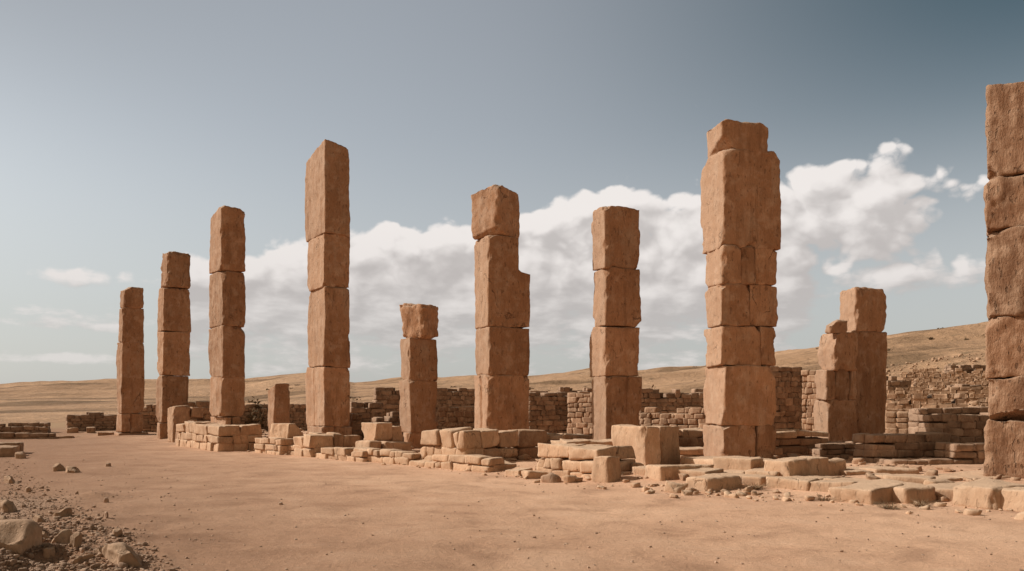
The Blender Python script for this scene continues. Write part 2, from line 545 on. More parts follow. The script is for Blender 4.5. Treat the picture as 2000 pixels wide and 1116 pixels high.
def pillar(name, label, Y, phi, courses, mat='pillar', group='standing stone pillars', cat='pillar', sink=.15, sq=None):
    """courses from top: dict(x=(xl,xc,xr), y=(yt,yb), splits=[px,..], part=name, phi=deg, wl=...)"""
    last = courses[-1]
    bx, by, wr, wl, ph = box_place(*last['x'], Y, last.get('phi', phi), last.get('wl', sq))
    zb0 = min(zat(last['y'][1], Y), tz(bx, by) - sink)
    root = empty(name, (bx, by, zb0), 0)
    tag(root, label, cat, group)
    for ci, c in enumerate(courses):
        xl, xc, xr = c['x']; yt, yb = c['y']
        dy_ = c.get('dY', 0)
        cx, cy, wr, wl, ph = box_place(xl, xc, xr, Y + dy_, c.get('phi', phi), c.get('wl', sq), c.get('wr'))
        zt, zb = zat(yt, Y + dy_), zat(yb, Y + dy_)
        if c is last: zb = zb0
        pieces = [(0, 1)]
        if c.get('splits'):
            X, wr0, _ = footprint(xl, xc, xr, Y, ph)
            cs = [0] + [footprint(xl, xc, sx_, Y, ph)[1] / wr0 for sx_ in c['splits']] + [1]
            pieces = list(zip(cs[:-1], cs[1:]))
        for (a, b_) in pieces:
            sd = nseed()
            kw = dict(cell=.045, rnd=.038, rough=.026, jit=.035, streak=.012, wave=.018, bites=5)
            kw.update(c.get('kw', {}))
            w = wr * (b_ - a)
            cuts = list(kw.pop('cuts', ()))
            rs = random.Random(sd)
            if not c.get('nocuts'):
                for _ in range(3):     # small knocked-off corners
                    sx_, sy_, sz_ = rs.choice((-1, 1)), rs.choice((-1, 1)), rs.choice((-1, 1))
                    e = rs.uniform(.84, .95)
                    cuts.append(((sx_ * rs.uniform(.3, 1), sy_ * rs.uniform(.3, 1), sz_ * rs.uniform(.3, 1)), (sx_ * e, sy_ * e, sz_ * e)))
            v, f = stone_geo(w - (.012 if len(pieces) > 1 else 0), wl, zt - zb - .006, sd, cuts=cuts, **kw)
            mid = (a + b_) / 2 - .5
            ox, oy = mid * wr * math.cos(ph), mid * wr * math.sin(ph)
            o = mesh_obj(c.get('part', 'block'), v, f, rs.uniform(.2, .85), M[c.get('mat', mat)], root,
                         (cx + ox - bx, cy + oy - by, zb - zb0), ph + math.radians(rs.uniform(-1, 1)))
    return root


def masonry(mb, L, D, heights, length, depth, seed, prof=None, cell=.16, irr=.34, rnd=.022, skip=.0, zig=.03, parts=None, tint=(.1, .9), core=True):
    """Courses of stones filling a box L x D (origin at its near corner, x along L, y along D)."""
    rs = random.Random(seed)
    z = 0.0
    rows = max(1, int(round(D / depth)))
    nC = len(heights)
    for ci, h in enumerate(heights):
        top_course = ci == nC - 1
        for ri in range(rows):
            y0, y1 = D * ri / rows, D * (ri + 1) / rows
            inner = 0 < ri < rows - 1
            x = 0.0
            while x < L - .02:
                l = length * rs.uniform(1 - irr * 1.6, 1 + irr * 2)
                if L - (x + l) < length * .35: l = L - x
                l = min(l, L - x)
                xm = x + l / 2
                H = prof(xm / L, (y0 + y1) / 2 / D) if prof else 1e9
                if z + h * .6 <= H and not (rs.random() < skip and top_course):
                    exposed = top_course or z + h * 1.6 > (H if prof else 1e9) or x < .01 or x + l > L - .01
                    if not inner or exposed or prof:
                        hh = h * (rs.uniform(.82, 1.12) if exposed else 1.0)
                        oy = rs.uniform(-zig, zig)
                        v, f = stone_geo(l * 1.015, (y1 - y0) * 1.02, hh * 1.05, rs.randint(0, 10 ** 6), cell=cell, nmin=4, nmax=12,
                                         rnd=rnd * rs.uniform(.7, 1.4), rough=.03 * min(1, h * 3), jit=.05 * min(1, h * 2.5), bites=2 if cell < .1 else 0)
                        mb.add(v, f, rs.uniform(*tint), rs.uniform(-.035, .035), (xm, (y0 + y1) / 2 + oy, z))
                x += l
        z += h


def heights_for(H, h, seed):
    rs = random.Random(seed)
    n = max(1, int(round(H / h)))
    w = [rs.uniform(.8, 1.2) for _ in range(n)]
    return [H * a / sum(w) for a in w]


def ragged(seed, H, lo=.55, ends=0, freq=3.0):
    """broken top line for a wall"""
    def p(u, v):
        q = np.array([[u * freq + seed * .37, v * 1.3, seed * 1.7]])
        return H * (lo + (1 - lo) * min(1, max(0, .75 + 1.5 * float(perlin(q, 5)[0] + .5 * perlin(q * 2.7, 6)[0]))))
    return p


def wall(name, label, cat, xl, xc, xr, yt, Y, phi, h=.25, length=.42, depth=.45, mat='wall', group=None, rag=None, wl=None, wr=None,
         yb=None, cell=.13, skip=0, caps=0, rnd=.022, freq=3.0, tint=(.1, .9), cap_h=.24, cap_len=.7):
    """A masonry wall or platform; caps>0 lays big coping stones on it as parts."""
    ph = math.radians(phi)
    X, wr_, wl_ = footprint(xl, xc, xr, Y, ph)
    wr = wr or wr_; wl = wl or wl_
    cx, cy, *_ = box_place(xl, xc, xr, Y, phi, wl, wr)
    zt = zat(yt, Y)
    c, s = math.cos(ph), math.sin(ph)
    zb = min(tz(X + a * wr * c - b_ * wl * s, Y + a * wr * s + b_ * wl * c) for a in (0, .5, 1) for b_ in (0, .5, 1)) - .06
    if yb: zb = min(zb, zat(yb, Y))
    H = zt - zb - (cap_h if caps else 0)
    sd = nseed()
    mb = MB()
    rag_f = ragged(sd, H, rag, freq=freq) if rag else None
    swap = wl > wr
    hs = heights_for(H, h, sd)
    if swap:    # run the stones along the longer side
        m2 = MB(); masonry(m2, wl, wr, hs, length, depth, sd, rag_f, cell, skip=skip, rnd=rnd, tint=tint)
        for v, f, t in zip(m2.v, m2.f, m2.t):
            w = np.stack([v[:, 1], v[:, 0], v[:, 2]], 1)
            mb.v.append(w); mb.f.append(f[:, ::-1]); mb.t.append(t)
    else:
        masonry(mb, wr, wl, hs, length, depth, sd, rag_f, cell, skip=skip, rnd=rnd, tint=tint)
    # dark rubble core
    lowest = min((rag_f(a / 8, b_ / 3) for a in range(9) for b_ in range(4))) if rag_f else H
    cz = max(.05, lowest - max(hs) * 1.1)
    ci = min(.16, min(wl, wr) * .3)
    v, f = stone_geo(max(.05, wr - 2 * ci), max(.05, wl - 2 * ci), cz, sd, cell=1, nmin=2, nmax=3, rnd=.02, rough=0, jit=0)
    n = sum(len(q) for q in mb.v)
    mb.v.append(v + np.array([wr / 2, wl / 2, 0])); mb.f.append(f + n); mb.t.append(np.full(len(v), 0.0)); mb.n = n + len(v)
    if not caps:
        o = mb.build(name, M[mat], None, (X, Y, zb), ph)
        return tag(o, label, cat, group)
    root = tag(empty(name, (X, Y, zb), ph), label, cat, group)
    mb.build('rubble_face', M[mat], root)
    rs = random.Random(sd + 5)
    rows = max(1, int(round(min(wl, wr) / .75)))
    Lx, Ly = (wl, wr) if swap else (wr, wl)
    for ri in range(rows):
        x = 0
        while x < Lx - .05:
            l = cap_len * rs.uniform(.7, 1.5)
            if Lx - x - l < .35: l = Lx - x
            d = Ly / rows
            vx = (x + l / 2, (ri + .5) * d + rs.uniform(-.03, .05))
            dims = (l * .985, d * .985)
            if swap: vx, dims = vx[::-1], dims[::-1]
            v, f = stone_geo(dims[0], dims[1], cap_h * rs.uniform(.85, 1.15), rs.randint(0, 10 ** 6), cell=.055, rnd=.032, rough=.03, jit=.05, bites=5)
            mesh_obj('coping_stone', v, f, rs.uniform(.2, .9), M['block'], root, (vx[0], vx[1], H), rs.uniform(-.03, .03))
            x += l
    return root


C = lambda x, y, **k: dict(x=x, y=y, **k)

# ------------------------------------------------------------------ the pillars, from left to right
pillar('stone_pillar', 'thin far pillar at the left end of the row, standing on a flat slab', 42, 44, [
    C((233, 243, 282.5), (559, 601), kw=dict(cuts=[((-.6, 0, 1), (-.7, 0, .75))], rnd=.09)),
    C((231, 240, 282), (601, 667)),
    C((228, 239, 282), (667, 808)),
    C((226, 238, 281), (808, 845), splits=[254.5]),
    C((222, 232, 290), (845, 858), part='base_slab')])
pillar('stone_pillar', 'second pillar from the left, rounded top block, narrower foot behind a squared boulder', 39, 42, [
    C((314, 327, 374), (488, 561), part='capstone', kw=dict(rnd=.16, jit=.06)),
    C((308, 320, 373), (561, 646)),
    C((307, 319, 372), (646, 733)),
    C((305, 316, 367), (733, 826)),
    C((305.5, 313, 355), (826, 860), part='base_block')])
pillar('stone_pillar', 'pillar of four long blocks standing on the far stepped platform', 31.5, 39, [
    C((409, 434, 480), (400, 527), kw=dict(cuts=[((.04, .2, 1), (-.6, -1, .985)), ((.5, 0, 1), (.55, -1, .97)), ((-.8, -.4, 1), (-.9, -.95, .93))], rnd=.045)),
    C((410, 435, 479.5), (527, 636)),
    C((408, 434, 478), (636, 736)),
    C((409, 432, 479), (736, 814), kw=dict(cuts=[((1, -.6, -.8), (.95, -.8, -.8))])),
    C((411, 440, 470), (814, 835), splits=[453], part='base_block')], sink=-.5)
pillar('stone_pillar', 'tallest of the left pillars, with a slanting pointed top', 29, 33, [
    C((595, 636, 683), (269, 456), kw=dict(cuts=[((.24, .15, 1), (-1, -1, .985))], rnd=.05, bites=1)),
    C((600, 633, 683), (454, 560)),
    C((600, 634, 683), (559, 716)),
    C((596, 632, 684.5), (715, 834), kw=dict(grooves=[(1, .05, -1, 1, .035, .06)])),
    C((600, 631, 690), (833, 858), splits=[652], part='base_block')])
pillar('stone_pillar', 'shortest pillar of the row, three blocks with a bulging top block', 27.5, 30, [
    C((781, 829, 857), (591, 659), phi=62, part='capstone', kw=dict(rnd=.14, jit=.05, lump=.05)),
    C((781, 801, 854), (659, 743)),
    C((779.5, 801, 855.5), (742, 846)),
    C((786, 795, 852), (846, 872), part='base_block')])
pillar('stone_pillar', 'pillar with a notch cut out of its upper right side and an overhanging top block', 25, 25, [
    C((919, 972, 1015.5), (356, 460), phi=50, part='capstone', kw=dict(cuts=[((.13, .2, 1), (-1, -1, .98)), ((-.2, -.7, -1), (0, -.95, -.93)), ((-1, -.2, -.9), (-.95, .5, -.9))], rnd=.06, jit=.03, bites=2)),
    C((926, 955, 1037), (457, 636), part='notched_block', kw=dict(notch=(0, .28, 1.7), rnd=.045, cell=.05)),
    C((926, 955, 1036), (635, 732)),
    C((926, 954, 1033), (731, 858), part='base_block', kw=dict(grooves=[(1, -.05, -1, 1, .04, .07)]))])
pillar('stone_pillar', 'straight four block pillar right of the notched one, cracked at its foot', 24, 21, [
    C((1158, 1183, 1249), (400, 523), kw=dict(notch=(0, .545, 1.2), cuts=[((.1, 0, 1), (.3, 0, .98))])),
    C((1158, 1183, 1250.5), (522, 637)),
    C((1153, 1181, 1249.5), (636, 734)),
    C((1156, 1183, 1253), (733, 872), part='base_block', kw=dict(grooves=[(0, .2, .1, 1, .035, .08)]))])
pillar('stone_pillar', 'massive central right pillar with a broad heavy block near the top and a headlike stone over it', 21, 13, [
    C((1379, 1411, 1502), (229, 299), part='capstone', kw=dict(cuts=[((-.9, -.45, -1), (-.62, -.6, -.62)), ((.5, 0, 1), (.72, 0, .8)), ((-.5, 0, 1), (-.75, 0, .95))], rnd=.08, jit=.05, cell=.045)),
    C((1370, 1413, 1524.5), (287, 482), part='block', kw=dict(cuts=[((-.3, 1, 1.1), (-1, .8, .86)), ((1, 0, .9), (.955, 0, .86)), ((-.2, -.8, -1), (-.6, -.96, -.93))], rnd=.06, cell=.05)),
    C((1376, 1412, 1520), (478, 554), splits=[1449, 1475]),
    C((1378, 1407, 1520), (553, 637), splits=[1464]),
    C((1375.5, 1409, 1516), (636, 714), splits=[1485]),
    C((1372, 1414, 1517), (713, 832)),
    C((1372, 1414, 1517), (831, 915), splits=[1477], part='base_block')])
pr = pillar('stone_pillar', 'double pillar behind the massive one: a broken stack leaning on a taller dark slab', 25, 16, [
    C((1636, 1672, 1731), (560, 647), dY=.9, part='capstone', kw=dict(rnd=.08, streak=.03)),
    C((1611, 1622, 1656), (623, 650), part='shoulder_stone', kw=dict(rnd=.08, cuts=[((-.6, 0, 1), (-.3, 0, .6))])),
    C((1636, 1660, 1731.5), (646, 890), dY=.9, part='slab', nocuts=True, kw=dict(cuts=[((1, 0, -.35), (.98, 0, -.6))], streak=.03, bites=2)),
    C((1598, 1629, 1676), (648, 722), kw=dict(cuts=[((-1, 0, .3), (-.97, 0, .2))])),
    C((1591, 1614, 1675), (722, 781), splits=[1633, 1660]),
    C((1588, 1618, 1677), (780, 880), part='base_block')])
pillar('stone_pillar', 'nearest pillar cut off by the right frame edge, rough weathered blocks', 15.85, 57, [
    C((1930, 2072, 2150), (141, 328), wr=1.4, kw=dict(rnd=.09, lump=.06)),
    C((1924, 2075, 2160), (328, 437), wr=1.4, kw=dict(lump=.06, rough=.04)),
    C((1927, 2072, 2155), (437, 611), wr=1.4, kw=dict(lump=.06, rough=.04)),
    C((1928, 2076, 2160), (611, 735), wr=1.4, kw=dict(lump=.06, cuts=[((-.3, -1, -1), (0, -1, -.9))])),
    C((1929, 2074, 2158), (735, 824), wr=1.4, kw=dict(lump=.06, cuts=[((-.5, -.2, -1), (-.7, .3, -.75))])),
    C((1926, 2078, 2165), (822, 950), wr=1.4, part='base_block', kw=dict(lump=.06, rough=.04))], mat='rough')

# ------------------------------------------------------------------ the upright stub and blocks behind the left pillars
block('standing_stone', 'lone upright slab between the platform pillar and the tallest left pillar', 'standing stone',
      523.5, 536, 566, 750, 836, 36, 38, 'pillar', sink=.1, rnd=.08, cuts=[((-.6, .4, 1), (-.5, 0, .93)), ((1, 0, -.3), (.85, 0, -.8))], jit=.08)
block('squared_boulder', 'squared boulder with rounded top beside the foot of the second pillar', 'boulder', 330, 338, 374, 795, 850, 36.5, 40, 'wall', sink=.1, rnd=.2, wl=1.0, jit=.09)
block('stone_block', 'low broken block leaning at the foot of the squared boulder', 'stone block', 340, 352, 384, 822, 856, 34, 38, 'pillar', sink=.1, rnd=.1, cuts=[((-.8, 0, 1), (0, 0, .6))])
block('stone_block', 'small dark block on the rubble behind the squared boulder', 'stone block', 369, 376, 398, 796, 815, 37, 38, 'wall', rnd=.06)
wall('rubble_wall', 'broken rubble wall between squared boulder and platform pillar', 'wall', 368, 374, 425, 785, 39, 35, .3, .5, mat='wall', rag=.5, wl=1.0)

# ------------------------------------------------------------------ walls in the background
wall('ruined_wall', 'dark low wall at the far left frame edge', 'wall', -90, -70, 93, 828, 44, 20, 0.176, 0.39, mat='back', rag=.75, wl=.9)
wall('ruined_wall', 'low step of dark blocks in front of the far left wall', 'wall', -60, -30, 105, 847, 40, 16, .2, .6, mat='back', rag=.6, wl=.8)
wall('ruined_wall', 'dark wall with a pale end left of the first pillar', 'wall', 117, 131, 236, 806, 48, 32, 0.176, 0.39, mat='back', rag=.8, wl=1.3)
wall('ruined_wall', 'long dark back wall running behind the left pillars', 'wall', 262, 272, 612, 790, 46, 18, 0.192, 0.39, mat='back', rag=.7, wl=.9, freq=7)
wall('ruined_wall', 'crumbled wall right of the tallest left pillar', 'wall', 680, 686, 748, 786, 34, 25, 0.2, 0.39, mat='back', rag=.7, wl=.9)
wall('ruined_wall', 'lower broken wall in front of the crumbled one', 'wall', 682, 688, 728, 810, 31, 25, 0.2, 0.39, mat='wall', rag=.7, wl=.8)
wall('ruined_wall', 'short dark wall left behind the shortest pillar', 'wall', 728, 735, 800, 806, 32.5, 25, 0.2, 0.39, mat='back', rag=.7, wl=.8)
wall('ruined_wall', 'dark jagged back wall showing behind the shortest pillar', 'wall', 726, 734, 940, 757, 41, 22, 0.208, 0.39, mat='back', rag=.72, wl=.9, freq=6)
wall('ruined_wall', 'sunlit rounded wall of small blocks between shortest and notched pillar', 'wall', 856, 934, 950, 794, 30.5, 62, 0.192, 0.281, mat='wall', rag=.8)
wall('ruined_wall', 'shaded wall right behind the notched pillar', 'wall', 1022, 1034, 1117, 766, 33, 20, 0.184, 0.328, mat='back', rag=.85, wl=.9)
wall('ruined_wall', 'sunlit wall end left of the straight pillar', 'wall', 1108, 1172, 1185, 768, 31.5, 55, 0.2, 0.312, mat='wall', rag=.7)
wall('ruined_wall', 'dark back wall with a toothed top beyond the straight pillar', 'wall', 985, 1000, 1190, 757, 46, 10, 0.224, 0.429, mat='back', rag=.75, wl=.9, freq=8)
wall('ruined_wall', 'dark upper wall between straight and massive pillar', 'wall', 1244, 1250, 1400, 760, 38, 8, 0.208, 0.39, mat='back', rag=.82, wl=1.0, freq=6)
wall('ruined_wall', 'sunlit lower wall between straight and massive pillar', 'wall', 1250, 1385, 1400, 797, 31, 58, 0.2, 0.312, mat='wall', rag=.8)
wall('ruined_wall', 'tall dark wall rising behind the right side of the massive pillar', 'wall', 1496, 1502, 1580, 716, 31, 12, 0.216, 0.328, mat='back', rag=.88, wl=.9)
wall('ruined_wall', 'sunlit broken end of the tall wall beside the double pillar', 'wall', 1566, 1602, 1612, 722, 30, 50, 0.216, 0.312, mat='wall', rag=.72)
wall('ruined_wall', 'low shaded wall with flat top joining massive and double pillar', 'wall', 1500, 1508, 1618, 843, 22.8, 12, .22, .5, mat='wall', caps=1, wl=1.5, cap_h=.2, cap_len=.9)
wall('ruined_wall', 'rubble footing under the double pillar', 'wall', 1600, 1606, 1712, 866, 22.2, 8, 0.176, 0.39, mat='back', rag=.7, wl=1.2)
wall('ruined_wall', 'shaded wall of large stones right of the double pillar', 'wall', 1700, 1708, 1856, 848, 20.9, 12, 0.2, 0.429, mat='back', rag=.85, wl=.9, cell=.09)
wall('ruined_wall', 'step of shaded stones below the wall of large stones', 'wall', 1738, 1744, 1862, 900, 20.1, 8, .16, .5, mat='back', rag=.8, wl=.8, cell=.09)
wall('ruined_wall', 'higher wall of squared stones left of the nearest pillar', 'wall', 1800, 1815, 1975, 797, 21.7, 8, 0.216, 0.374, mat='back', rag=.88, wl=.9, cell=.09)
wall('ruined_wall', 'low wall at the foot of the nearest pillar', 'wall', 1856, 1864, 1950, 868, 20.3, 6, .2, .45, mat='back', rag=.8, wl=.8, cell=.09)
wall('ruined_wall', 'shaded course of blocks left of the massive pillar foot', 'wall', 1318, 1324, 1395, 876, 22.6, 10, .2, .5, mat='wall', caps=1, wl=1.3, cap_h=.2, cap_len=.8)
wall('ruined_wall', 'low blocks behind the big square block', 'wall', 1300, 1306, 1395, 842, 26, 10, .25, .6, mat='wall', caps=1, wl=1.4, cap_h=.22)
wall('ruined_wall', 'low stepped footing in front of the straight pillar', 'wall', 1090, 1105, 1215, 862, 21.5, 14, .22, .6, mat='wall', caps=1, wl=1.3, cap_h=.2, cap_len=.8)
wall('ruined_wall', 'lit low wall footing between notched and straight pillar', 'wall', 1040, 1100, 1160, 850, 25.5, 35, .22, .5, mat='wall', caps=1, cap_h=.2)
# terraces on the right hillside
for (lab, xl, xc, xr, yt, Y, phi, hh) in (
        ('pale terrace wall nearest the higher right wall', 1728, 1822, 1835, 806, 34, 62, .26),
        ('pale terrace wall a step above the nearest terrace', 1722, 1850, 1862, 788, 42, 64, .28),
        ('faint long terrace line crossing the slope below the dark hillside ruin', 1722, 1930, 1940, 757, 66, 66, .3),
        ('faint terrace line level with the dark hillside ruin', 1785, 1935, 1945, 741, 84, 66, .32),
        ('highest faint terrace line on the right slope', 1760, 1930, 1940, 722, 112, 66, .35),
        ('uppermost pale terrace wall below the dark hillside ruins', 1716, 1872, 1890, 771, 52, 66, .3)):
    wall('terrace_wall', lab, 'terrace wall', xl, xc, xr, yt, Y, phi, hh, .5, mat='far', rag=.75, group='terrace walls on the right slope', freq=8)
for (lab, xl, xc, xr, yt, yb, Y) in (
        ('dark ruin high on the slope right of the double pillar', 1726, 1734, 1779, 735, 752, 80),
        ('long dark ruin on the slope near the right pillar', 1850, 1862, 1935, 713, 722, 110),
        ('small dark ruin between the terraces and the right pillar', 1868, 1880, 1940, 752, 764, 66)):
    cx_, cy_, wr_, wl_, ph_ = box_place(xl, xc, xr, Y, 15, 1.6)
    wall('hillside_ruin', lab, 'ruin', xl, xc, xr, yt, Y, 15, .4, .9, mat='back', rag=.7, wl=1.6, yb=yb, cell=.3, group='ruins on the right slope', freq=5)

# ------------------------------------------------------------------ front platforms and edging
wall('stepped_platform', 'stepped stone platform under the left pillar of four long blocks', 'platform', 345, 425, 512, 831, 29.5, 37, .34, .65, .6, mat='block', caps=1, cap_h=.38, cap_len=1.0)
wall('low_wall', 'low wall carrying the slanting block left of the tallest left pillar', 'wall', 498, 548, 606, 858, 27.3, 41, .22, .5, .5, mat='block')
block('slanting_block', 'slanting wedge shaped block on the low wall left of the tallest left pillar', 'stone block', 526, 553, 592, 828, 862, 27.7, 40, 'block', rnd=.06,
      cuts=[((1, 0, .9), (.45, 0, .6)), ((-1, -.2, .2), (-.8, 0, 0))])
wall('low_wall', 'row of squared blocks at the foot of the tallest left pillar', 'wall', 572, 607, 706, 853, 26, 38, .3, .62, .6, mat='block', wl=1.3, cell=.08)
wall('edging', 'far rubble edging along the path below the tallest left pillar', 'edging', 515, 708, 745, 881, 23.8, 41, .24, .5, .5, mat='block', rag=.65, freq=8, cell=.09)
for (lab, a) in (('upper block of the small cluster beside the shortest pillar', (712, 734, 767, 826, 862, 25.7, 41)),
                 ('narrow shaded block on the right of the small cluster', (764, 767, 787, 833, 862, 26.2, 38)),
                 ('lower front block of the small cluster beside the shortest pillar', (706, 721, 746, 861, 890, 25.2, 41)),
                 ('long flat block at the foot of the shortest pillar', (749, 754, 806, 864, 890, 25.4, 38))):
    block('stone_block', lab, 'stone block', *a, 'block', 'blocks beside the shortest pillar', wl=.9 if 'narrow' not in lab and 'long' not in lab else .7, rnd=.07)
wall('front_wall', 'three course front wall of squared stones before the notched pillar', 'wall', 820, 908, 1013, 845, 21, 41, .3, .52, .6, mat='block', cell=.07, rnd=.055, tint=(.25, .9))
wall('low_wall', 'two course stub joined to the right of the three course wall', 'wall', 1002, 1012, 1069, 839, 22.6, 30, .4, .75, .7, mat='wall', cell=.07, wl=1.2, rnd=.05)
wall('edging', 'near rubble edging along the path below the three course wall', 'edging', 690, 955, 985, 895, 19.9, 42, .24, .5, .5, mat='block', rag=.65, freq=9, cell=.08, rnd=.05)
wall('corner_platform', 'waist high rubble platform left of the big square block', 'platform', 1048, 1166, 1240, 878, 17.5, 41, .28, .5, .5, mat='block', caps=1, cap_h=.27, cap_len=.8, cell=.08)
wall('edging', 'low slab edging under the massive pillar, facing the path', 'edging', 1236, 1484, 1560, 930, 15.6, 48, .3, .75, .7, mat='block', wr=1.5, cell=.07)
wall('edging', 'low slab edging between the thick block and the big sunlit slab', 'edging', 1500, 1668, 1700, 946, 14.4, 48, .3, .8, .7, mat='block', wr=1.6, cell=.07)
wall('edging', 'low slab edging under the slabs near the right frame edge', 'edging', 1690, 1890, 1960, 957, 13.5, 52, .3, .85, .8, mat='block', wr=1.8, cell=.07)
block('squared_block', 'big square block with sunlit left face on the corner platform', 'stone block', 1193, 1259, 1292, 833, 920, 19.4, 36, 'block', sink=.1, tint=.95, rnd=.05, cuts=[((-.5, -1, .4), (-.9, -.95, .9))])
block('squared_block', 'narrower block joined behind the big square block', 'stone block', 1246, 1291.5, 1332, 834, 920, 20.0, 36, 'block', sink=.1, wl=1.3, rnd=.05)

S = 'loose stones along the ruin front'
for (lab, a, kw) in (
        ('squarish block in front of the big square block', (1153, 1188, 1214, 896, 932, 16.9, 40), dict(rnd=.1, jit=.07)),
        ('small round stone right of the squarish block', (1196, 1214, 1236, 924, 941, 17.5, 40), dict(rnd=.11)),
        ('small stone between round stone and long low slab', (1233, 1240, 1260, 927, 943, 17.3, 30), dict(rnd=.07)),
        ('stone wedged below the big square block', (1231, 1240, 1260, 905, 930, 18.0, 25), dict(rnd=.06)),
        ('long low slab before the massive pillar', (1259, 1290, 1400, 914, 950, 16.6, 24), dict(rnd=.08)),
        ('wide flat slab under the massive pillar foot', (1330, 1420, 1530, 903, 935, 18.2, 20), dict(rnd=.07)),
        ('flat dark ended slab in front of the massive pillar', (1340, 1381, 1450, 936, 970, 15.1, 33), dict(rnd=.08)),
        ('rounded stone leaning on the left end of the dark ended slab', (1300, 1318, 1343, 944, 968, 15.2, 35), dict(rnd=.14, jit=.08)),
        ('little stone at the foot of the rounded one', (1326, 1338, 1352, 958, 972, 14.7, 35), dict(rnd=.06)),
        ('thick block with sunlit left side right of the massive pillar foot', (1494, 1546, 1622, 900, 960, 16.0, 38), dict(rnd=.06)),
        ('end stone left of the thick block', (1458, 1468, 1496, 897, 945, 16.9, 38), dict(rnd=.06, wl=1.0)),
        ('rounded shaded stone at the right end of the thick block', (1598, 1618, 1656, 900, 945, 17.2, 38), dict(rnd=.09)),
        ('tiny stone below the dark ended slab', (1450, 1456, 1467, 954, 968, 14.9, 35), dict(rnd=.05)),
        ('long flat stone behind the big sunlit slab', (1700, 1710, 1801, 919, 945, 17.4, 14), dict(rnd=.07, wl=1.1)),
        ('shorter flat stone left of the long flat one', (1648, 1655, 1709, 919, 945, 17.3, 14), dict(rnd=.07, wl=1.0)),
        ('big sunlit slab with a shaded cut end', (1622, 1707, 1768, 957, 992, 13.3, 38), dict(rnd=.07)),
        ('shaded block right of the big sunlit slab', (1764, 1771, 1829, 952, 992, 13.4, 22), dict(rnd=.07, wl=1.1)),
        ('smaller stone behind the shaded block', (1800, 1826, 1870, 941, 975, 14.7, 26), dict(rnd=.08)),
        ('broad pale boulder block before the nearest pillar', (1858, 1941, 1952, 950, 1000, 12.7, 30), dict(rnd=.09, wr=1.0)),
        ('pale boulder block cut by the right frame edge', (1943, 2030, 2060, 960, 1006, 12.3, 30), dict(rnd=.09, wr=1.0)),
        ('low pale stone lying at the right frame edge', (1981, 2010, 2030, 1002, 1022, 11.4, 30), dict(rnd=.07)),
        ('wide flagstone behind the big sunlit slab', (1690, 1790, 1880, 938, 950, 15.6, 22), dict(rnd=.05)),
        ('wide flagstone under the nearest pillar', (1800, 1905, 2050, 934, 948, 16.0, 20), dict(rnd=.05)),
        ('small stone at the left tip of the big sunlit slab', (1618, 1630, 1650, 958, 972, 14.3, 35), dict(rnd=.07)),
        ('dark brown rounded boulder at the foot of the corner platform', (1058, 1076, 1100, 926, 945, 17.2, 38), dict(rnd=.24, mat_='dark', jit=.1)),
        ('low stone between dark boulder and corner platform edge', (1098, 1108, 1130, 930, 947, 17.1, 38), dict(rnd=.08)),
        ('thin flagstone right of the three course wall', (930, 962, 1010, 906, 916, 20.0, 30), dict(rnd=.04)),
        ('flat stone lying left of the corner platform', (1020, 1035, 1068, 923, 932, 18.2, 30), dict(rnd=.04)),
        ('thin flagstone nearest the path by the corner platform', (985, 1010, 1042, 918, 927, 18.8, 36), dict(rnd=.04)),
        ('flake of stone on the path edge by the corner platform', (1052, 1060, 1075, 934, 941, 17.4, 36), dict(rnd=.03))):
    block('loose_stone', lab, 'stone', *a, {'dark': 'back'}.get(kw.pop('mat_', ''), 'block'), S, sink=.06, **kw)

# kerb at the far left and the flat stones
for i, (lab, a) in enumerate((
        ('long kerb block left of the first pillar slab', (184, 192, 224, 845, 860, 42.5, 30)),
        ('low kerb stone in the middle of the far left kerb', (140, 146, 185, 852, 862, 42.5, 25)),
        ('low kerb stone at the left end of the far left kerb', (100, 106, 141, 853, 864, 41.5, 22)),
        ('block standing on the kerb before the dark wall with pale end', (124, 130, 152, 836, 852, 45, 25)),
        ('second block on the kerb before the dark wall', (165, 170, 186, 836, 852, 45, 25)))):
    block('kerb_stone', lab, 'kerb stone', *a, 'wall', 'kerb stones at the far left', sink=.06, wl=1.0)
for lab, a in (('dark flat slab stack at the left frame edge', (-60, -25, 40, 866, 880, 27.4, 25)),
               ('broad dark stone casting a long shadow at the left frame edge', (-60, -35, 30, 876, 899, 25.8, 25)),
               ('small dark stone at the tip of the broad one', (22, 28, 47, 885, 899, 25.2, 25))):
    block('flat_stone', lab, 'stone', *a, 'rock', 'flat stones at the left frame edge', sink=.08, rnd=.1, wl=1.2 if 'small' not in lab else .5)

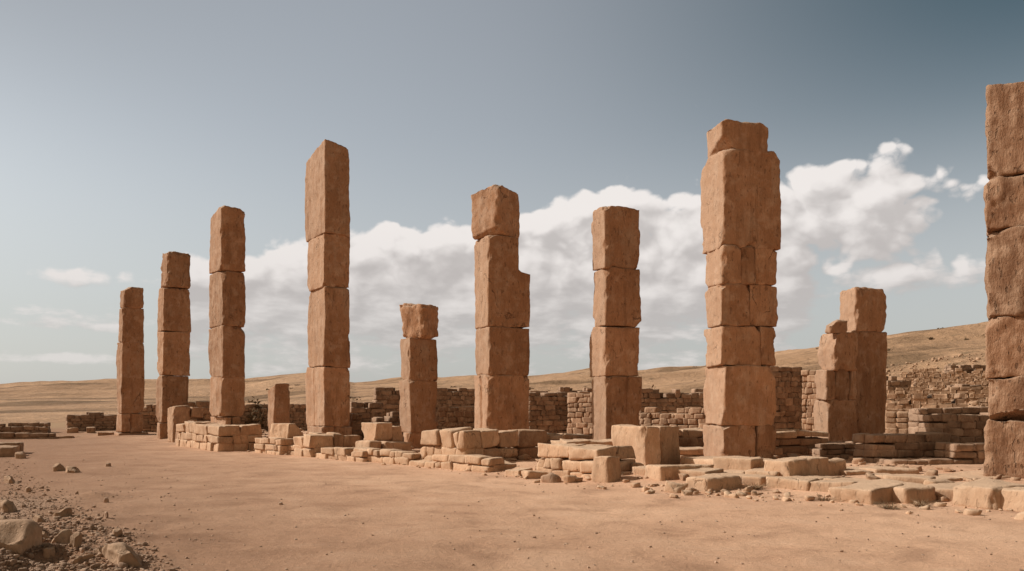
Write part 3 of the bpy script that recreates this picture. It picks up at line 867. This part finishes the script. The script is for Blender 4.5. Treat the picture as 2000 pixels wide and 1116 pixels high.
# ------------------------------------------------------------------ rocks in the left foreground
def rock(lab, x0, x1, yt, yb, phi=30, mat='rock', flat=.8, tint=None, name='rock', group='rocks in the left foreground', cuts=None, rnd=None, ydepth=None):
    Y = ydepth or ground_depth(yb + 2)
    w = (x1 - x0) / F * Y
    h = (yb - yt) / F * Y * .98 + .01
    sd = nseed(); rs = random.Random(sd)
    cx = kx((x0 + x1) / 2) * (Y + w * .3); cy = Y + w * .3
    v, f = stone_geo(w * .98, w * flat, h + .06, sd, cell=w / 16, nmin=10, nmax=18, rnd=rnd or min(w, h) * .33, rough=min(w, h) * .1, jit=min(w, h) * .13, bites=5,
                     cuts=cuts or [((rs.uniform(-.4, .4), -.5, 1), (0, -.4, .75)), ((rs.choice((-1, 1)), .2, .8), (rs.uniform(-.1, .2), 0, .9)), ((rs.choice((-1, 1)), -.8, .2), (0, -.85, .1))])
    z = min(tz(cx + a * w * .4, cy + b_ * w * .3) for a in (-1, 0, 1) for b_ in (-1, 0, 1))
    z = max(z, zat(yb, Y) - .08)
    o = mesh_obj(name, v, f, rs.uniform(.3, .8) if tint is None else tint, M[mat], None, (cx, cy, z - .05), math.radians(phi + rs.uniform(-12, 12)))
    return tag(o, lab, 'rock', group)


rock('big flat topped boulder in the bottom left corner', -62, 62, 1056, 1122, 8, cuts=[((.2, -.6, 1), (0, -.3, .8)), ((1, -.2, .6), (.85, 0, .7))], rnd=.06)
rock('pale angular rock right of the corner boulder', 95, 139, 1064, 1100, 20)
rock('small upright rock beside the pale angular rock', 136, 157, 1079, 1106, 10)
rock('large rounded rock at the bottom edge of the gravel', 201, 280, 1083, 1122, 15)
rock('small rock below the pale angular rock', 86, 107, 1095, 1116, 30)
rock('dark rock between boulder and pale angular rock', 56, 80, 1080, 1098, 30)
rock('squat rock in the gap behind the pale angular rock', 76, 97, 1078, 1094, 20)
rock('little rock in the gap by the corner boulder', 54, 68, 1096, 1112, 20)
rock('angular rock with shaded right side at the left frame edge', -14, 31, 986, 1016, 25)
rock('long low rock half buried in the gravel bank', 106, 134, 1009, 1024, 12)
rock('pale rock alone where the path meets the dark soil', 105, 126, 905, 919, 10, tint=.9)
rock('low lumpy stone right of the pale path rock', 121, 160, 911, 923, 0)
rock('small rock on the dark soil at the left frame edge', 6, 32, 930, 942, 10)
rock('little white stone on bare soil', 200, 211, 1012, 1026, 30, 'pebble', tint=1.0)
rock('flat white pebble above the little white stone', 203, 212, 978, 987, 30, 'pebble', tint=1.0)
rock('small rock on the right fringe of the gravel', 222, 242, 1060, 1072, 20)
rock('dark low rock in the middle of the gravel', 62, 86, 1026, 1039, 20)
rock('rock cut by the left frame edge above the corner boulder', -14, 22, 1036, 1066, 20)
rock('small stone behind the gravel bank', 51, 62, 952, 961, 20)
rock('pale chip on the earth hump', 146, 153, 959, 965, 20, 'pebble', tint=.95)
rock('small rock left of the large rounded bottom rock', 182, 204, 1102, 1114, 20)
rock('flat rock at the bottom edge between the rocks', 140, 180, 1108, 1122, 10)
rock('small pale stone alone on the far path', 205, 216, 905, 910, 10, 'pebble', tint=1)
rock('small stone alone in the middle of the path', 545, 557, 981, 985, 10, 'pebble', name='stone')


# small countless stones
def scatter(name, label, cat, mat, n, sampler, size, seed, tint=(.1, .95)):
    rs = random.Random(seed)
    protos = [stone_geo(1, rs.uniform(.6, 1), rs.uniform(.4, .75), 900 + i, cell=.34, nmin=3, nmax=3, rnd=.13, rough=.1, jit=.2) for i in range(14)]
    pts, i = [], 0
    while len(pts) < n and i < n * 30:
        i += 1
        p = sampler(rs)
        if p: pts.append(p)
    zz = terrain(np.array([p[0] for p in pts]), np.array([p[1] for p in pts]))
    mb = MB()
    for (x, y), z in zip(pts, zz):
        v, f = protos[rs.randrange(14)]
        s = size(rs)
        mb.add(v * s, f, rs.uniform(*tint), rs.uniform(0, 6.3), (x, y, z - s * .12))
    return tag(mb.build(name, M[mat]), label, cat, kind='stuff')


def s_gravel(rs):
    px, py = rs.uniform(-160, 360), 1150 - 265 * rs.random() ** 1.35
    lim = np.interp(py, [885, 930, 960, 1000, 1040, 1075, 1150], [0, 50, 85, 135, 205, 262, 320])
    if px > lim + rs.gauss(0, 10) + abs(rs.gauss(0, 26)) - 12: return None
    Y = ground_depth(py)
    return kx(px) * Y, Y


def s_path(rs):
    px, py = rs.uniform(-100, 2100), 1150 - 265 * rs.random() ** .8
    Y = ground_depth(py)
    x = kx(px) * Y
    if edge_side(x, Y) > -.1: return None
    w = 1 if px < 420 else .28
    return (x, Y) if rs.random() < w else None


def s_front(rs):
    x = rs.uniform(-15, 11)
    y = float(np.interp(x, _e[:, 0], _e[:, 1])) + rs.gauss(.35, .55)
    return (x, y)


def s_site(rs):
    x = rs.uniform(-16, 12); y = float(np.interp(x, _e[:, 0], _e[:, 1])) + rs.uniform(.5, 14)
    return (x, y)


scatter('gravel', 'grey brown gravel spread in the lower left corner', 'gravel', 'gravel', 19000, s_gravel, lambda r: .008 + .02 * r.random() ** 3 + .05 * r.random() ** 18, 1)
scatter('path_pebbles', 'scattered pebbles on the sandy path', 'pebbles', 'pebble', 2600, s_path, lambda r: .006 + .03 * r.random() ** 5, 2)
scatter('rubble_chips', 'stone chips fallen along the foot of the ruins', 'rubble', 'block', 650, s_front, lambda r: .02 + .16 * r.random() ** 4, 3)
def s_slope(rs):
    px, Y = rs.uniform(1715, 1935), 30 * math.exp(rs.random() ** 1.5 * 1.5)
    return kx(px) * Y, Y


scatter('slope_rubble', 'pale tumbled building stones covering the foot of the right slope', 'rubble', 'far', 3600, s_slope, lambda r: .16 + .42 * r.random() ** 2, 6)
scatter('site_rubble', 'stone chips lying between the ruined walls', 'rubble', 'wall', 1500, s_site, lambda r: .05 + .22 * r.random() ** 3, 4)


# ------------------------------------------------------------------ plants
def leaf_cloud(mb, n, rad, h, seed, size):
    rs = np.random.RandomState(seed)
    cl = rs.normal(0, .38, (9, 3)); cl[:, 2] = np.abs(cl[:, 2])
    c = cl[rs.randint(0, 9, n)] + rs.normal(0, .2, (n, 3))
    c = c * np.array([rad, rad, h]); c[:, 2] = np.abs(c[:, 2])
    a, b = rs.normal(0, 1, (n, 3)), rs.normal(0, 1, (n, 3))
    a /= np.linalg.norm(a, axis=1, keepdims=True); b /= np.linalg.norm(b, axis=1, keepdims=True)
    s = size * rs.uniform(.5, 1.2, (n, 1))
    v = np.stack([c - a * s, c + b * s * .5, c + a * s, c - b * s * .5], 1).reshape(-1, 3)
    f = np.arange(n * 4).reshape(-1, 4)
    mb.v.append(v); mb.f.append(f + mb.n); mb.t.append(np.repeat(rs.rand(n), 4)); mb.n += n * 4


def shrub(label, px, Y, rad, h, seed, group='dark shrubs among the back walls'):
    x = kx(px) * Y
    mb = MB(); leaf_cloud(mb, 420, rad, h, seed, rad * .2)
    root = tag(empty('shrub', (x, Y, tz(x, Y) - .05)), label, 'shrub', group)
    mb.build('foliage', M['leaf'], root, smooth_shade=False)
    st = MB()
    rs = random.Random(seed)
    for i in range(5):
        v, f = stone_geo(.06, .06, h * .7, seed + i, cell=1, nmin=2, nmax=2, rnd=.02, rough=0, jit=.02)
        v = v.copy(); lean = rs.uniform(-.6, .6); v[:, 0] += v[:, 2] * lean; v[:, 1] += v[:, 2] * rs.uniform(-.6, .6)
        st.add(v, f, .2)
    st.build('stem', M['straw'], root)
    return root


shrub('dark shrub right of the tallest left pillar', 697, 42, 1.0, 1.6, 11)
shrub('low dark shrub left of the crumbled wall', 672, 40, .8, 1.4, 12)
shrub('dark shrub in front of the jagged back wall', 728, 43, .9, 1.4, 13)
shrub('dark shrub behind the squared boulder and platform pillar', 396, 47, 1.0, 2.0, 14)
shrub('dark shrub left of the lone upright slab', 500, 48, .9, 1.8, 15)
shrub('dark shrub above the upper wall left of the massive pillar', 1352, 44, 1.0, 2.2, 16)
shrub('dark shrub on the ruins beside the straight pillar', 1268, 47, .8, 2.3, 17)


def tuft(label, px, Y, rad, h, n, seed):
    rs = np.random.RandomState(seed)
    x = kx(px) * Y
    mb = MB()
    base = rs.normal(0, min(rad * .2, .045), (n, 2))
    lean = rs.normal(0, .7 + .35 * rad / h, (n, 2))
    hh = h * rs.uniform(.3, 1, n)
    tip = base + lean * hh[:, None]
    w = .007
    a = rs.rand(n) * 6.3
    dx, dy = np.cos(a) * w, np.sin(a) * w
    z = np.zeros(n)
    v = np.stack([np.stack([base[:, 0] - dx, base[:, 1] - dy, z], 1), np.stack([base[:, 0] + dx, base[:, 1] + dy, z], 1),
                  np.stack([tip[:, 0] + dx * .3, tip[:, 1] + dy * .3, hh], 1), np.stack([tip[:, 0] - dx * .3, tip[:, 1] - dy * .3, hh], 1)], 1).reshape(-1, 3)
    f = np.arange(n * 4).reshape(-1, 4)
    o = mesh_obj('dry_tuft', v, f, np.repeat(rs.rand(n), 4), M['straw'], None, (x, Y, tz(x, Y) - .01), 0, False)
    return tag(o, label, 'dry grass', 'dry tufts along the ruin front')


tuft('dry twigs lying before the end stone of the thick block', 1475, 15.4, .5, .14, 160, 7)
tuft('dry grass under the big sunlit slab end', 1738, 12.75, .35, .12, 120, 8)
tuft('dry grass below the shaded block by the right slabs', 1800, 13.0, .35, .12, 120, 9)
tuft('dry grass at the left tip of the big sunlit slab', 1608, 14.0, .4, .1, 120, 10)


# scrub dotted over the hills: nobody could count it
def scrub():
    rs = np.random.RandomState(3)
    mb = MB()
    pts = []
    while len(pts) < 110:
        px, Y = rs.uniform(500, 2080), np.exp(rs.uniform(math.log(130), math.log(480)))
        q = np.array([[px / 170, math.log(Y) * 5, 0]])
        if perlin(q, 8)[0] < .12: continue
        pts.append((kx(px) * Y, Y))
    z = terrain(np.array([p[0] for p in pts]), np.array([p[1] for p in pts]))
    for (x, y), zz in zip(pts, z):
        m2 = MB(); leaf_cloud(m2, 40, rs.uniform(.6, 1.6), rs.uniform(.25, .6), rs.randint(10 ** 6), .28)
        mb.add(m2.v[0], m2.f[0], rs.uniform(.2, 1), 0, (x, y, zz - .1))
    tag(mb.build('hillside_scrub', M['leaf'], smooth_shade=False), 'dark scrub dotted over the dry hills', 'scrub', kind='stuff')


scrub()

# ------------------------------------------------------------------ sun, sky, clouds
SUN_AZ = math.atan2(-.99, .10)       # from +Y (view direction) towards +X; the sun stands left and a little beyond
SUN_EL = math.radians(39)
sd = bpy.data.lights.new('sun', 'SUN')
sd.energy = 4.1; sd.angle = math.radians(.6); sd.color = (1, .975, .935)
so = bpy.data.objects.new('sun', sd); COL.objects.link(so)
from mathutils import Vector
sdir = Vector((math.sin(SUN_AZ) * math.cos(SUN_EL), math.cos(SUN_AZ) * math.cos(SUN_EL), math.sin(SUN_EL)))
so.rotation_euler = sdir.to_track_quat('Z', 'Y').to_euler()
so.location = sdir * 60

w = bpy.data.worlds.new('World'); scene.world = w; w.use_nodes = True
w.node_tree.nodes.clear()
nt = NT(w.node_tree)
out = nt.node('ShaderNodeOutputWorld'); bg = nt.node('ShaderNodeBackground')
nt.l.new(bg.outputs[0], out.inputs[0])
STR = .1
bg.inputs[1].default_value = STR
sky = nt.node('ShaderNodeTexSky', sky_type='NISHITA')
sky.sun_disc = False; sky.sun_elevation = SUN_EL; sky.sun_rotation = SUN_AZ
sky.air_density = 1.0; sky.dust_density = 2.2; sky.ozone_density = 1.0; sky.altitude = 300
tc = nt.node('ShaderNodeTexCoord')
sep = nt.node('ShaderNodeSeparateXYZ'); nt.l.new(tc.outputs['Generated'], sep.inputs[0])
az = nt.math('ARCTAN2', sep.outputs[0], sep.outputs[1])
el = nt.math('ARCSINE', sep.outputs[2])
P2 = nt.node('ShaderNodeCombineXYZ'); nt.l.new(az, P2.inputs[0]); nt.l.new(el, P2.inputs[1])
P2 = P2.outputs[0]


def px_dir(px, py):
    k, v = kx(px), (HZ - py) / F
    return math.atan(k), math.atan(v / math.hypot(1, k))


def cloud_density(P, tag_):
    s2 = nt.node('ShaderNodeSeparateXYZ'); nt.l.new(P, s2.inputs[0])
    a, e = s2.outputs[0], s2.outputs[1]
    # top line of the big bank
    pts = [(250, 610), (330, 520), (345, 495), (400, 492), (480, 480), (560, 455), (620, 446), (690, 440), (745, 424), (800, 432), (850, 414), (900, 406), (960, 408), (1020, 398), (1060, 384), (1110, 374), (1150, 350), (1200, 339), (1260, 346), (1310, 350), (1350, 341), (1400, 350), (1450, 335), (1520, 330), (1560, 350)]
    A = [px_dir(*p) for p in pts]
    amin, amax = px_dir(0, 795)[0], px_dir(2000, 795)[0]
    cv = nt.node('ShaderNodeFloatCurve')
    c = cv.mapping.curves[0]
    ys = [(p[0] - amin) / (amax - amin) for p in A]
    while len(c.points) < len(A): c.points.new(.5, .5)
    for q, u, pnt in zip(c.points, ys, A): q.location = (u, pnt[1] / .5)
    cv.mapping.update()
    nt.put(cv.inputs['Value'], nt.math('DIVIDE', nt.math('SUBTRACT', a, amin), amax - amin, clamp=True))
    top = nt.math('MULTIPLY', cv.outputs[0], .5)
    under = nt.ramp(nt.math('SUBTRACT', top, e), -.016, .026, -.9, .95, 'LINEAR')
    base_fade = nt.ramp(e, .03, .17, -.95, 0)
    inx = nt.math('MULTIPLY', nt.ramp(a, px_dir(270, 500)[0], px_dir(350, 500)[0]), nt.ramp(a, px_dir(1680, 500)[0], px_dir(1520, 500)[0]))
    bank = nt.math('ADD', nt.math('ADD', under, base_fade), nt.math('MULTIPLY', nt.math('SUBTRACT', inx, 1), 1.2))
    env = bank
    for (x0, y0, rx, ry, gain) in ((1655, 410, 220, 108, 1.25), (1610, 355, 110, 52, 1.1), (1680, 430, 170, 80, 1.1), (1795, 358, 120, 44, .9), (1890, 385, 50, 28, .18), (1760, 385, 80, 40, .35), (1850, 415, 50, 30, .1),
                                   (1740, 542, 280, 42, .5), (1600, 530, 140, 34, .45), (1925, 360, 50, 50, .2), (1925, 455, 60, 36, .12),
                                   (165, 540, 190, 34, .3), (100, 532, 110, 30, .25), (130, 622, 170, 44, .33), (60, 610, 90, 26, .3), (210, 640, 120, 24, .3), (90, 700, 210, 22, .22), (380, 700, 200, 26, .2),
                                   (2300, 480, 260, 120, .5), (-500, 560, 300, 90, .5), (2800, 300, 400, 160, .6), (-1100, 350, 300, 150, .6)):
        ca = px_dir(x0, y0); cr = (abs(px_dir(x0 + rx, y0)[0] - ca[0]), abs(px_dir(x0, y0 - ry)[1] - ca[1]))
        d = nt.vmath('LENGTH', nt.vmath('DIVIDE', nt.vmath('SUBTRACT', P, (ca[0], ca[1], 0)), (cr[0], cr[1], 1)))
        env = nt.math('MAXIMUM', env, nt.ramp(d, .2, 1.5, gain, -.6, 'LINEAR'))
    V = nt.vmath('MULTIPLY', P, (1, 1.3, 1))
    det = 6 if tag_ == 0 else 3
    n1 = nt.noise(V, 11, det, .6, dist=.1)
    n2 = nt.noise(nt.vmath('MULTIPLY', P, (1, 3.0, 1)), 11, det, .62)
    wob = nt.vmath('ADD', V, nt.vmath('MULTIPLY', nt.vmath('SUBTRACT', nt.noise_col(V, 16, 3), (.5, .5, .5)), (.07, .07, .07)))
    puff = 0
    for (sc_, am) in (((20, .55), (46, .3)) if tag_ == 0 else ((20, .55),)):
        vo = nt.node('ShaderNodeTexVoronoi', feature='F1')
        nt.put(vo.inputs['Vector'], wob); vo.inputs['Scale'].default_value = sc_
        puff = nt.math('ADD', nt.math('MULTIPLY', nt.math('SUBTRACT', .42, vo.outputs['Distance']), am), puff)
    low = nt.ramp(e, .08, .2)
    hi = nt.math('ADD', nt.math('MULTIPLY', nt.math('SUBTRACT', n1, .5), 1.6), nt.math('MULTIPLY', puff, 1.9))
    lo = nt.math('MULTIPLY', nt.math('SUBTRACT', n2, .5), 2.2)
    nn = nt.math('ADD', nt.math('MULTIPLY', hi, low), nt.math('MULTIPLY', lo, nt.math('SUBTRACT', 1, low)))
    return nt.math('ADD', env, nn), e, nt.math('SUBTRACT', top, e)


dens, e0, below = cloud_density(P2, 0)
dens_s, _, _ = cloud_density(nt.vmath('ADD', P2, (-.012, .015, 0)), 1)
alpha = nt.ramp(dens, -.04, .34)
alpha = nt.math('MULTIPLY', alpha, nt.ramp(e0, .0, .17, .55, .97))
lit = nt.ramp(nt.math('SUBTRACT', dens, dens_s), -.55, .5)
lit = nt.math('ADD', nt.math('MULTIPLY', lit, .85), nt.math('MULTIPLY', nt.ramp(e0, .09, .25, -.12, .16), 1.0))
ccol = nt.mix(nt.math('MAXIMUM', nt.math('MINIMUM', lit, 1.0), 0.0), (.52 / STR, .485 / STR, .47 / STR), (.88 / STR, .83 / STR, .80 / STR))
hs = nt.node('ShaderNodeHueSaturation'); hs.inputs['Saturation'].default_value = .4; hs.inputs['Value'].default_value = 1.15
nt.l.new(sky.outputs[0], hs.inputs['Color'])
skyc = nt.mix(1.0, hs.outputs[0], (1.03, 1.03, .985), 'MULTIPLY')
# clear sky deepens away from the sun; a corner vignette is painted in too
upw = nt.math('MULTIPLY', nt.ramp(el, .2, .48), nt.ramp(az, -.75, -.1, .32, .04))
away = nt.math('MULTIPLY', nt.ramp(el, .12, .46), nt.ramp(az, -.05, .62))
skyc = nt.mix(upw, skyc, (0.02, 0.02, 0.02))
skyc = nt.mix(away, skyc, nt.mix(1.0, skyc, (.24, .37, .42), 'MULTIPLY'))
skyc = nt.mix(nt.ramp(el, .0, .34, .65, 0), skyc, (.56 / STR, .562 / STR, .545 / STR))
fin_c = nt.mix(alpha, skyc, ccol)
warm_fill = nt.math('MAXIMUM', nt.ramp(sep.outputs[1], .45, -.3), nt.ramp(el, .5, 1.1))  # unseen sky behind and overhead is tinted warm to shape the fill light
nt.l.new(nt.mix(warm_fill, fin_c, nt.mix(1.0, fin_c, (1.08, .84, .62), 'MULTIPLY')), bg.inputs[0])

# ------------------------------------------------------------------ camera and render settings
cd = bpy.data.cameras.new('camera'); co = bpy.data.objects.new('camera', cd); COL.objects.link(co)
co.location = (0, 0, CAMH); co.rotation_euler = (PI / 2, 0, 0)
cd.sensor_width = 36; cd.lens = 36 * F / 2000; cd.shift_y = (HZ - 558) / 2000
cd.clip_start = .1; cd.clip_end = 20000
scene.camera = co
scene.render.filter_size = 1.7
vs = scene.view_settings
vs.view_transform = 'Standard'; vs.look = 'None'; vs.exposure = 0; vs.gamma = 1
scene.cycles.max_bounces = 6
scene.cycles.diffuse_bounces = 4
scene.cycles.use_denoising = True
